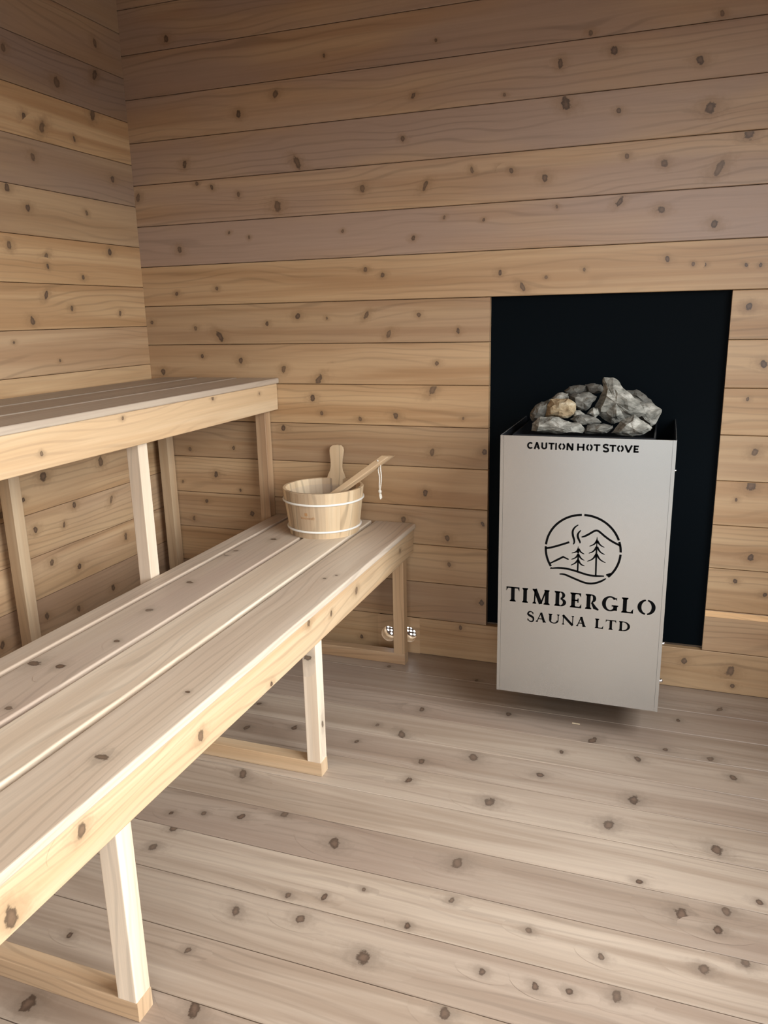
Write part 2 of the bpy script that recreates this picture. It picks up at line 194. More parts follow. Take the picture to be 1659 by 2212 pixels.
M['liner'] = liner_mat()

# ------------------------------------------------------------------ mesh helpers
class MB:
    def __init__(s): s.v=[]; s.f=[]; s.uv=[]; s.t=[]; s.k=[]; s.m=[]; s.sm=[]
    def vert(s, p, k=0.0): s.v.append(tuple(p)); s.k.append(k); return len(s.v)-1
    def face(s, idx, uv=None, tone=(1, 0, 0, 1), m=0, smooth=False):
        s.f.append(tuple(idx)); s.uv.append(uv or [(0, 0)]*len(idx)); s.t.append(tone); s.m.append(m); s.sm.append(smooth)
    def board(s, o, U, V, W, L, wd, th, c=0.0015, tone=(1, 0.2, 0.5, 1), m=0, seg=1):
        """box of length L along U, width wd along V, thickness th along W, long edges eased by c"""
        o, U, V, W = Vector(o), Vector(U), Vector(V), Vector(W)
        def corner(cv, cw, a0):
            return [(cv+c*math.cos(a0+i*PI/2/seg), cw+c*math.sin(a0+i*PI/2/seg)) for i in range(seg+1)]
        sec = corner(wd-c, th-c, 0)+corner(c, th-c, PI/2)+corner(c, c, PI)+corner(wd-c, c, 1.5*PI)
        if U.cross(V).dot(W) < 0: sec = sec[::-1]
        n = len(sec); per = [0.0]
        for i in range(n): a, b_ = sec[i], sec[(i+1) % n]; per.append(per[-1]+math.hypot(a[0]-b_[0], a[1]-b_[1]))
        top = max(range(n), key=lambda i: (round(sec[i][1], 6), -sec[i][0])); off = sec[top][0]-per[top]; sg = 1
        # uv v follows the across coordinate on the top face
        nx = sec[(top+1) % n]
        if abs(nx[1]-sec[top][1]) > 1e-7 or nx[0] < sec[top][0]: sg = -1
        uvv = [sec[top][0]+sg*(p-per[top]) for p in per]
        A = [s.vert(o+V*a+W*b_) for a, b_ in sec]; B = [s.vert(o+U*L+V*a+W*b_) for a, b_ in sec]
        for i in range(n):
            j = (i+1) % n
            s.face((A[i], A[j], B[j], B[i])[::-1], [(0, uvv[i]), (0, uvv[i+1]), (L, uvv[i+1]), (L, uvv[i])][::-1], tone, m)
        s.face(A, [(b_*2, a) for a, b_ in sec], tone, m)
        s.face(B[::-1], [(L+b_*2, a) for a, b_ in sec][::-1], tone, m)
    layer = 0
    def knot(s, o, U, V, W, a, b, R, el, ang, tone, L, wd, c=0.0015, m=0):
        """a knot in a board face: rings of the wood's own mesh with the grain flowing round it"""
        o, U, V, W = Vector(o), Vector(U), Vector(V), Vector(W); lift = 0.0002+0.00012*s.layer
        rings = [0.0, 0.35, 0.7, 0.95, 1.15, 1.5, 2.0, 3.0]; ns = 18; ca, sa = math.cos(ang), math.sin(ang); prev = None
        tone = (tone[0], tone[1], tone[2], s.kd)
        for r in rings:
            cur = []
            for i in range(1 if r == 0 else ns):
                t = 2*PI*i/ns; st = 1.0 if r <= 1.2 else 1.0+(r-1.2)*0.9
                x0, y0 = r*R*el*math.cos(t), r*R/el*math.sin(t)
                x, y = (x0*ca-y0*sa)*st, (x0*sa+y0*ca)
                uu = min(max(a+x, 0.001), L-0.001); vv = min(max(b+y, c*1.2), wd-c*1.2)
                d = vv-b; g = (R*1.1)**2*math.exp(-((uu-a)/(R*2.4))**2); d0 = math.copysign(math.sqrt(max(0.0, d*d-g)), d)
                fade = 1-max(0.0, (r-1.2)/1.8)**1.5 if r > 1.2 else 1.0
                cur.append((s.vert(o+U*uu+V*vv+W*lift, 1-r/3), (uu, vv+(d0-d)*fade)))
            if prev:
                flip = U.cross(V).dot(W) < 0
                for i in range(ns):
                    j = (i+1) % ns
                    q = [prev[0], cur[i], cur[j]] if len(prev) == 1 else [prev[i], cur[i], cur[j], prev[j]]
                    if flip: q = q[::-1]
                    s.face([z[0] for z in q], [z[1] for z in q], tone, m, False)
            prev = cur
    kd = 0.8
    def prism(s, pts, P, th, m=0, tone=(1, 0, 0, 1)):
        """flat polygon (2D pts) put through P(x, y, depth) and given thickness th"""
        A = [s.vert(P(x, y, 0)) for x, y in pts]; B = [s.vert(P(x, y, th)) for x, y in pts]; n = len(pts)
        s.face(A, None, tone, m); s.face(B[::-1], None, tone, m)
        for i in range(n): j = (i+1) % n; s.face((A[j], A[i], B[i], B[j]), None, tone, m)
    def tube(s, path, r, n=10, m=0, closed=False, tone=(1, 0, 0, 1), cap=True):
        path = [Vector(p) for p in path]; rings = []; N_ = len(path); up = None
        for i, p in enumerate(path):
            a = path[(i-1) % N_] if (closed or i > 0) else path[i]; b_ = path[(i+1) % N_] if (closed or i < N_-1) else path[i]
            d = (b_-a).normalized()
            if up is None: up = d.orthogonal().normalized()
            up = (up-d*up.dot(d)).normalized(); w = d.cross(up)
            rr = r[i] if isinstance(r, (list, tuple)) else r
            rings.append([s.vert(p+(up*math.cos(2*PI*k/n)+w*math.sin(2*PI*k/n))*rr) for k in range(n)])
        for i in range(N_ if closed else N_-1):
            A, B = rings[i], rings[(i+1) % N_]
            for k in range(n): j = (k+1) % n; s.face((A[k], A[j], B[j], B[k]), None, tone, m, True)
        if cap and not closed: s.face(rings[0][::-1], None, tone, m); s.face(rings[-1], None, tone, m)
    def lathe(s, prof, c, n=48, m=0, tone=(1, 0, 0, 1)):
        rings = []
        for r, z in prof: rings.append([s.vert((c[0]+r*math.cos(2*PI*i/n), c[1]+r*math.sin(2*PI*i/n), z)) for i in range(n)] if r > 1e-6 else [s.vert((c[0], c[1], z))])
        for A, B in zip(rings, rings[1:]):
            for i in range(n):
                j = (i+1) % n
                if len(A) == 1 and len(B) == 1: continue
                if len(A) == 1: s.face((A[0], B[j], B[i]), None, tone, m, True)
                elif len(B) == 1: s.face((A[i], A[j], B[0]), None, tone, m, True)
                else: s.face((A[i], A[j], B[j], B[i]), None, tone, m, True)
    def build(s, name, mats, parent=None, recalc=False):
        me = bpy.data.meshes.new(name); me.from_pydata(s.v, [], s.f); me.update()
        uvl = me.uv_layers.new(name='grain'); flat = [q for f in s.uv for p in f for q in p]; uvl.data.foreach_set('uv', flat)
        ca = me.color_attributes.new('tone', 'FLOAT_COLOR', 'CORNER'); ca.data.foreach_set('color', [q for f, t in zip(s.f, s.t) for _ in f for q in t])
        ka = me.attributes.new('knot', 'FLOAT', 'POINT'); ka.data.foreach_set('value', s.k)
        for mm in (mats if isinstance(mats, (list, tuple)) else [mats]): me.materials.append(mm)
        me.polygons.foreach_set('material_index', s.m); me.polygons.foreach_set('use_smooth', s.sm)
        if recalc:
            b = bmesh.new(); b.from_mesh(me); bmesh.ops.recalc_face_normals(b, faces=b.faces); b.to_mesh(me); b.free()
        o = bpy.data.objects.new(name, me); COL.objects.link(o)
        if parent: o.parent = parent; o.matrix_parent_inverse = parent.matrix_world.inverted()
        return o
def tag(o, label, cat, group=None):
    o['label'] = label; o['category'] = cat
    if group: o['group'] = group
    return o
def thing(name, label, cat, loc, group=None):
    o = bpy.data.objects.new(name, None); o.empty_display_size = 0.05; COL.objects.link(o); o.location = loc
    bpy.context.view_layer.update(); return tag(o, label, cat, group)
def structure(name, mb, mats):
    o = mb.build(name, mats); o['kind'] = 'structure'; return o
rnd = random.Random(11)
RS = dict(x=0.0046, s=0.0066, m=0.0095, l=0.0135)
def knots_on(mb, kn, o, U, V, W, L, wd, tone, c, face):
    """kn: (a, b, code) in board coordinates already inside the board"""
    done = []
    for a, b, code in kn:
        R = RS[code[0]]*face; el = 1.05+rnd.random()*0.25; ang = rnd.uniform(-0.4, 0.4)+PI/2
        if 'e' in code: el = 1.5; ang = PI/2+rnd.choice((-0.45, 0.45))
        mb.kd = 1.0 if 'd' in code else 0.72+0.28*rnd.random()
        used = {q[1] for q in done if abs(q[0]-a) < (R+q[2])*10}; mb.layer = next(i for i in range(99) if i not in used); done.append((a, mb.layer, R))
        mb.knot(o, U, V, W, a, b, R, el, ang, tone, L, wd, c)
    mb.layer = 0

# ------------------------------------------------------------------ room shell
PT = 0.13                       # wall board pitch
X0, X1 = 1.2128, 1.8705         # cut-out for the heat shield
VH = [(0.8735, 0.0595), (0.9455, 0.0655)]; VR = 0.0275    # floor-level vent holes
BT = 0.022                      # wall board thickness
back_tone = {17: (.9, 1), 16: (.9, 1), 15: (.9, 1), 14: (.92, .9), 13: (.97, .8), 12: (.97, .95), 11: (1.0, .8), 10: (1.0, .95), 9: (.98, .15), 8: (.86, .3), 7: (.94, .15), 6: (.98, .05), 5: (.82, .35), 4: (.92, .15), 3: (.84, .35), 2: (.90, .2), 1: (.80, .4), 0: (.84, .1)}
w = MB()
def plate_with_holes(mb, rect, holes, P, tone, uvf, m=0, n=20):
    bm = bmesh.new(); es = []
    def loop(pts):
        vs = [bm.verts.new((x, y, 0)) for x, y in pts]
        es.extend(bm.edges.new((vs[i], vs[(i+1) % len(vs)])) for i in range(len(vs)))
    x0, y0, x1, y1 = rect; loop([(x0, y0), (x1, y0), (x1, y1), (x0, y1)])
    for cx, cy, r in holes: loop([(cx+r*math.cos(2*PI*i/n), cy+r*math.sin(2*PI*i/n)) for i in range(n)])
    bmesh.ops.triangle_fill(bm, use_beauty=True, use_dissolve=False, edges=es)
    mp = {}
    for v in bm.verts: mp[v] = mb.vert(P(v.co.x, v.co.y))
    for f in bm.faces:
        c = f.calc_center_median()
        if any(math.hypot(c.x-cx, c.y-cy) < r*0.98 and all(abs(math.hypot(v.co.x-cx, v.co.y-cy)-r) < 1e-5 for v in f.verts) for cx, cy, r in holes): continue
        mb.face([mp[v] for v in f.verts], [uvf(v.co.x, v.co.y) for v in f.verts], tone, m)
    bm.free()
def row_segments(k):
    if k == 0: return [(0, .835), (.985, RX)]
    if 1 <= k <= 8: return [(0, X0), (X1, RX)]
    return [(0, RX)]
NB = int(CZ/PT)+1
for k in range(NB):
    for xa, xb in row_segments(k):
        tb, tp = back_tone.get(k, (.9, .7))
        if xa > 1.5 and k <= 8: tb = tb*.4+.6; tp *= .6  # boards right of the shield coloured paler, daylight put into their tone
        tone = (tb, tp, (k*0.137+(0.41 if xa > 1 else 0)) % 1, 1); wd = min(PT, CZ-k*PT)-0.0016
        o_ = (xa, 0.0+BT, k*PT+0.0008); L = xb-xa
        w.board(o_, (1, 0, 0), (0, 0, 1), (0, -1, 0), L, wd, BT, 0.0016, tone)
        ks = [(x-xa, z-k*PT, c) for x, z, c in BACK if k*PT+.004 < z < (k+1)*PT-.004 and xa+.01 < x < xb-.01]
        knots_on(w, ks, (xa, 0, k*PT+.0008), (1, 0, 0), (0, 0, 1), (0, -1, 0), L, wd, tone, .0016, 1.0)
t0 = (.96, .2, .0, 1)
plate_with_holes(w, (.835, .0004, .985, PT-.0006), [(a, b, VR) for a, b in VH], lambda x, z: (x, 0.0, z), t0, lambda x, z: (x, z))
w.board((X1, .003, 1.84*PT), (1, 0, 0), (0, 0, 1), (0, -1, 0), RX-X1, .018, .0034, .0003, (1.75, 0, .3, 1))       # pale sapwood edge
# board backing behind the joints, open behind the vents
for (xa, xb, za, zb) in ((0, .835, 0, PT), (.985, RX, 0, PT), (0, RX, PT, CZ)):
    w.board((xa-(.07 if xa == 0 else 0), BT+.0185, za), (1, 0, 0), (0, 0, 1), (0, -1, 0), xb-xa+(.07 if xa == 0 else 0), zb-za, .0120, .0005, (.35, .8, .3, 1))
plate_with_holes(w, (.835, 0, .985, PT), [(a, b, VR) for a, b in VH], lambda x, z: (x, .0405, z), t0, lambda x, z: (x, z))
structure('wall_back', w, M['wall'])

w = MB(); left_tone = {0: (.9, .5), 1: (.92, .35), 2: (.9, .5), 3: (.95, .3), 4: (.92, .4), 5: (.98, .2), 6: (.95, .3), 7: (1.0, .1), 8: (.97, .25), 9: (1.04, .05), 10: (1.1, .0), 11: (.9, .35), 12: (.84, .8), 13: (1.08, .0), 14: (.8, .95), 15: (.85, .8), 16: (.8, .7), 17: (.85, .8)}
for k in range(-1, NB):
    za, zb = max(0, (k+.5)*PT), min(CZ, (k+1.5)*PT)
    if zb-za < .01: continue
    tb, tp = left_tone.get(k+1, (.9, .5)); tone = (tb, tp, (k*.173+.52) % 1, 1)
    w.board((-BT, FY, za+.0004), (0, 1, 0), (0, 0, 1), (1, 0, 0), -FY, zb-za-.0014, BT, .0012, tone)
    ks = [(y-FY, z-za, c) for y, z, c in LEFT if za+.004 < z < zb-.004]
    knots_on(w, ks, (0, FY, za+.0004), (0, 1, 0), (0, 0, 1), (1, 0, 0), -FY, zb-za-.0008, tone, .0012, 1.0)
w.board((-BT-.05, FY, 0), (0, 1, 0), (0, 0, 1), (1, 0, 0), -FY+.08, CZ, .048, .0005, (.35, .8, .3, 1))
structure('wall_left', w, M['wall'])

def opening_wall(name, axis_len, hole, place, tone_seed):
    w = MB(); a0, a1, z0, z1 = hole
    for k in range(NB):
        za, zb = k*PT, min(CZ, (k+1)*PT)
        if zb-za < .01: continue
        segs = [(axis_len[0], axis_len[1])]
        if zb > z0+.02 and za < z1-.02: segs = [(axis_len[0], a0), (a1, axis_len[1])]
        for sa, sb in segs:
            o_, U, W = place(sa); w.board((o_[0], o_[1], za+.0004), U, (0, 0, 1), W, sb-sa, zb-za-.0008, .06, .0012, (.95, rnd.random()*.6, rnd.random(), 1))
    return structure(name, w, M['wall'])
opening_wall('wall_front', (0, RX), DOOR, lambda a: ((a, FY-.06, 0), (1, 0, 0), (0, 1, 0)), 1)
opening_wall('wall_right', (FY, 0), WIN, lambda a: ((RX+.06, a, 0), (0, 1, 0), (-1, 0, 0)), 2)

w = MB()  # unseen roof added outside the door to block high sky light
for i in range(14): w.board((-.3, FY-.06-(i+1)*PT, 2.12), (1, 0, 0), (0, 1, 0), (0, 0, -1), RX+.6, PT-.001, .02, .001, (.9, .4, rnd.random(), 1))
w.board((-.3, FY-.06-14*PT, 2.18), (1, 0, 0), (0, 1, 0), (0, 0, -1), RX+.6, 14*PT, .055, .0005, (.35, .8, .3, 1))
structure('ceiling_sky_block', w, M['wall'])
w = MB(); FP = 0.1295; edges = [0.0, -0.15]
while edges[-1] > FY: edges.append(edges[-1]-FP)
floor_t = [(.9, .5), (.92, .6), (.95, .5), (1.02, .2), (1.0, .35), (1.03, .15), (1.05, .1), (.96, .55), (1.04, .1), (1.0, .3), (1.05, .15), (1.0, .3), (1.0, .5)]
for i in range(len(edges)-1):
    ya, yb = edges[i+1], edges[i]; tb, tp = floor_t[i % len(floor_t)]; tone = (tb, tp, (i*.29+.07) % 1, 1)
    ext = .08 if i == 0 else 0
    w.board((-.06, ya+.0005, -.025), (1, 0, 0), (0, 1, 0), (0, 0, 1), RX+.1, yb-ya-.0016+ext, .025, .0014, tone)
    ks = [(x, y-ya, c) for x, y, c in FLOOR if ya+.004 < y < yb-.004]
    knots_on(w, ks, (0, ya+.0005, 0), (1, 0, 0), (0, 1, 0), (0, 0, 1), RX, yb-ya-.001, tone, .0014, 1.05)
w.board((-.05, FY-.05, -.06), (1, 0, 0), (0, 1, 0), (0, 0, 1), RX+.1, -FY+.1, .033, .0005, (.35, .8, .3, 1))
structure('floor', w, M['floor'])
w = MB()
for i in range(int(RX/PT)+1):
    xa = i*PT; xb = min(RX, xa+PT)
    if xb-xa > .01: w.board((xa+.0004, FY, CZ+BT), (0, 1, 0), (1, 0, 0), (0, 0, -1), -FY, xb-xa-.0008, BT, .0012, (.9, rnd.random(), rnd.random(), 1))
w.board((-.05, FY-.05, CZ+.07), (0, 1, 0), (1, 0, 0), (0, 0, -1), -FY+.1, RX+.1, .046, .0005, (.35, .8, .3, 1))
structure('ceiling', w, M['wall'])

# ------------------------------------------------------------------ benches
YB, YE = -0.004, -2.32          # bench ends: at the back wall, and towards the door
def stick(mb, x0, x1, y0, y1, z0, z1, axis, tone, c=.0018, kn=()):
    if axis == 'z': mb.board((x0, y0, z0), (0, 0, 1), (0, 1, 0), (1, 0, 0), z1-z0, y1-y0, x1-x0, c, tone, seg=2)
    if axis == 'x': mb.board((x0, y0, z0), (1, 0, 0), (0, 1, 0), (0, 0, 1), x1-x0, y1-y0, z1-z0, c, tone, seg=2)
    if axis == 'y': mb.board((x0, y0, z0), (0, 1, 0), (1, 0, 0), (0, 0, 1), y1-y0, x1-x0, z1-z0, c, tone, seg=2)
def tone(b, p): return (b, p, rnd.random(), 1)
def deck_board(x0, x1, z, th, parent, tn, kn):
    mb = MB(); mb.board((x0, YE, z-th), (0, 1, 0), (1, 0, 0), (0, 0, 1), YB-YE, x1-x0, th, .004, tn, seg=3)
    ks = [(y-YE, x-x0, c) for x, y, c in kn if x0+.004 < x < x1-.004]
    knots_on(mb, ks, (x0, YE, z), (0, 1, 0), (1, 0, 0), (0, 0, 1), YB-YE, x1-x0, tn, .0048, 1.0)
    return mb.build('seat_board', M['bench'], parent)
def apron(xf, z0, z1, parent, tn, kn):
    mb = MB(); th = .02; mb.board((xf-th, YE, z0), (0, 1, 0), (0, 0, 1), (1, 0, 0), YB-YE, z1-z0, th, .003, tn, seg=2)
    ks = [(y-YE, z-z0, c) for y, z, c in kn if z0+.004 < z < z1-.004]
    knots_on(mb, ks, (xf, YE, z0), (0, 1, 0), (0, 0, 1), (1, 0, 0), YB-YE, z1-z0, tn, .0036, 1.0)
    return mb.build('apron', M['apron'], parent)
LZ, UZ = .4619, .9299
low = thing('sauna_bench', 'lower wooden sauna bench of four boards with the bucket on its far end', 'bench', (.72, -1.1, 0))
for (a, b), tn in zip(((.4675, .5240), (.5375, .6775), (.6910, .8215), (.8350, .9753)), ((.97, .45), (.95, .8), (1.08, .0), (.98, .35))):
    deck_board(a, b, LZ, .018, low, tone(*tn), LBENCH)
apron(.967, .3606, LZ-.018, low, tone(1.02, .15), LAPRON)
for y, tn in ((-.1, (.95, .3)), (-.772, (1.2, .1)), (-1.509, (1.15, 0.)), (-2.246, (1., .2))):
    mb = MB(); stick(mb, .925, .9625, y, y+.037, .038, .3606, 'z', tone(*tn))
    if -.9 < y < -.5: mb.kd = .85; mb.knot((.9625, y, .038), (0, 0, 1), (0, 1, 0), (1, 0, 0), .10, .02, .008, 1.5, 0, tone(1.1, .2), .32, .037, .002); mb.knot((.925, y, .038), (0, 0, 1), (1, 0, 0), (0, -1, 0), .285, .016, .009, 1.4, 1.4, tone(1.1, .2), .32, .037, .002)
    mb.build('leg', M['wall' if y > -.2 else 'post'], low)
    mb = MB(); stick(mb, .07, .9635, y, y+.037, 0, .038, 'x', tone(tn[0]*.95, .4)); mb.build('floor_runner', M['wall' if y > -.2 else 'apron'], low)
    mb = MB(); stick(mb, .47, .9465, y, y+.037, LZ-.018-.06, LZ-.018, 'x', tone(.95, .3)); mb.build('cross_bearer', M['apron'], low)

upp = thing('sauna_bench', 'upper wooden sauna bench along the left wall, raised behind the lower bench', 'bench', (.25, -1.1, 0))
for (a, b), tn in zip(((.052, .1915), (.204, .3475), (.3605, .5041)), ((.62, .35), (.68, .4), (.80, .25))):  # upper boards toned darker, standing in for weak grazing light on top
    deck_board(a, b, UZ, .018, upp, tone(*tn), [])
apron(.496, .8249, UZ-.018, upp, tone(1.05, .15), UAPRON)
for y, tn in ((-.042, (.95, .3)), (-.71, (1.1, .25)), (-1.447, (1.05, .2)), (-2.184, (1., .2))):
    xo = .428 if y > -.1 else .4225
    mb = MB(); stick(mb, xo, xo+.0375, y, y+.038, 0, UZ-.018, 'z', tone(*tn)); mb.build('leg', M['wall' if y > -.1 else 'post'], upp)
    yw = y if y > -.1 else y-.05
    mb = MB(); stick(mb, .031, .0695, yw, yw+.038, 0, UZ-.018, 'z', tone(.85, .6)); mb.build('wall_post', M['apron'], upp)
    mb = MB(); stick(mb, .06, .476, y+.039 if y < -.1 else y-.039, (y+.039 if y < -.1 else y-.039)+.037, UZ-.078, UZ-.018, 'x', tone(.95, .3)); mb.build('cross_bearer', M['apron'], upp)

# ------------------------------------------------------------------ vents through the foot of the back wall
for i, (cx, cz) in enumerate(VH):
    t = thing('air_vent', ('left', 'right')[i]+' round air vent at the foot of the back wall, '+('left', 'right')[i]+' of the bench leg', 'vent', (cx, .02, cz), 'round air vents at the foot of the wall')
    mb = MB(); n = 28; R0 = VR+.0002; prof = [(0.0005, R0), (.02, R0-.0003), (.021, R0-.0018), (.034, R0-.0018), (.043, R0-.0018)]
    rings = [[mb.vert((cx+r*math.cos(2*PI*j/n), y, cz+r*math.sin(2*PI*j/n))) for j in range(n)] for y, r in prof]
    for A, B in zip(rings, rings[1:]):
        for j in range(n): q = (j+1) % n; mb.face((A[j], B[j], B[q], A[q]), [(0, j*.006), (.08, j*.006), (.08, q*.006), (0, q*.006)], (1.1, 0, .3, 1), 0, True)
    mb.build('sleeve', M['apron'], t)
    mb = MB(); hs = [(cx-.018+.012*a, cz-.018+.012*b, .0042) for a in range(4) for b in range(4) if math.hypot(-.018+.012*a, -.018+.012*b) < .0245]
    for yy, fl in ((.044, 1), (.047, 0)): plate_with_holes(mb, (cx-.034, cz-.034, cx+.034, cz+.034), hs, lambda x, z, yy=yy: (x, yy, z), (1, 0, 0, 1), lambda x, z: (x, z), 0, 16)
    mb.build('perforated_cover', M['vent'], t)

# ------------------------------------------------------------------ heat shield
mb = MB(); mb.board((X0-.02, BT+.0032, PT+.004), (1, 0, 0), (0, 0, 1), (0, -1, 0), X1-X0+.04, 8*PT-.004+.02, .0027, .0005)
tag(mb.build('heat_shield', M['black']), 'large black metal heat shield set into the back wall behind the stove', 'panel')

# ------------------------------------------------------------------ stove
SX0, SX1, SY, SZ0, SZ1 = 1.3240, 1.7511, -.3689, .0985, .8187
SYB = BT+.0002
st = thing('sauna_stove', 'stainless steel sauna stove with black cut-out lettering and stones on top', 'stove', ((SX0+SX1)/2, -.17, SZ0))
def box(mb, x0, y0, z0, x1, y1, z1, m=0, c=.0004): mb.board((x0, y0, z0), (1, 0, 0), (0, 0, 1), (0, -1, 0), x1-x0, z1-z0, y1-y0, c, m=m) if False else mb.board((x0, y1, z0), (1, 0, 0), (0, 0, 1), (0, -1, 0), x1-x0, z1-z0, y1-y0, c, m=m)
mb = MB(); box(mb, SX0+.009, SY, SZ0+.0005, SX1-.009, SY+.002, SZ1, c=.0006); mb.build('front_panel', M['steel'], st)
for xa, xb, xo in ((SX0, SX0+.0085, SX0), (SX1-.0085, SX1, SX1-.0015)):
    mb = MB(); box(mb, xa, SY+.0004, SZ0, xb, SY+.0019, SZ1, c=.0005); box(mb, xo, SY+.0019, SZ0, xo+.0015, SYB, SZ1, c=.0004); mb.build('side_panel', M['steel'], st)
for xo in (SX0+.002, SX1-.0035):
    mb = MB(); box(mb, xo, SY+.003, SZ0+.01, xo+.0014, SYB, SZ1-.001); mb.build('side_lining', M['iron'], st)
mb = MB(); box(mb, SX0+.004, SY+.003, SZ0+.01, SX1-.004, SY+.005, SZ1-.001); mb.build('front_lining', M['iron'], st)
TX0, TX1, TY0, TY1 = 1.350, 1.702, -.340, SYB
mb = MB(); box(mb, TX0, TY0, SZ0+.04, TX1, TY1, .790, c=.008); mb.build('firebox', M['iron'], st)
mb = MB()
box(mb, TX0, TY0, .790, TX1, TY0+.004, .8175, c=.001); box(mb, TX0, TY0+.004, .790, TX0+.004, TY1, .8175, c=.001); box(mb, TX1-.004, TY0+.004, .790, TX1, TY1, .8175, c=.001)
mb.build('stone_tray', M['iron'], st)
for z, ns_ in ((.742, .45), (.287, .8), (.182, 1.0)):
    mb = MB(); prof = [(r_*ns_, h_*ns_) for r_, h_ in ((.0, .0085), (.003, .0078), (.0045, .0055), (.0048, .004), (.0048, .0))]
    n = 16; rings = [[mb.vert((SX1+h, -.352+r*math.cos(2*PI*j/n), z+r*math.sin(2*PI*j/n))) for j in range(n)] if r > 0 else [mb.vert((SX1+h, -.352, z))] for r, h in prof]
    for A, B in zip(rings, rings[1:]):
        for j in range(n):
            q = (j+1) % n
            if len(A) == 1: mb.face((A[0], B[j], B[q]), None, smooth=True)
            else: mb.face((A[j], B[j], B[q], A[q]), None, smooth=True)
    mb.build('acorn_nut', M['zinc'], st, True)

# -- lettering: every glyph is built from bars and arcs in metres on the front sheet
def face_P(u, z, d): return (SX0+u, SY-.0004+d, SZ0+z)
def ring(cx, cy, rx, ry, tx, ty, a0, a1, n=14):
    out = []
    for i in range(n):
        a, b = math.radians(a0+(a1-a0)*i/n), math.radians(a0+(a1-a0)*(i+1)/n)
        out.append([(cx+rx*math.cos(a), cy+ry*math.sin(a)), (cx+rx*math.cos(b), cy+ry*math.sin(b)), (cx+(rx-tx)*math.cos(b), cy+(ry-ty)*math.sin(b)), (cx+(rx-tx)*math.cos(a), cy+(ry-ty)*math.sin(a))])
    return out
def bar(x0, y0, x1, y1): return [[(x0, y0), (x1, y0), (x1, y1), (x0, y1)]]
def stroke(pts, w):
    n = len(pts); L_, R_ = [], []
    for i, (x, y) in enumerate(pts):
        a = pts[max(0, i-1)]; b = pts[min(n-1, i+1)]; dx, dy = b[0]-a[0], b[1]-a[1]; l = math.hypot(dx, dy) or 1
        h = (w[i] if isinstance(w, (list, tuple)) else w)/2
        L_.append((x-dy/l*h, y+dx/l*h)); R_.append((x+dy/l*h, y-dx/l*h))
    return [[L_[i], L_[i+1], R_[i+1], R_[i]] for i in range(n-1)]
def smooth(pts, k=3):
    for _ in range(k):
        q = [pts[0]]
        for a, b in zip(pts, pts[1:]): q += [(a[0]*.75+b[0]*.25, a[1]*.75+b[1]*.25), (a[0]*.25+b[0]*.75, a[1]*.25+b[1]*.75)]
        pts = q+[pts[-1]]
    return pts
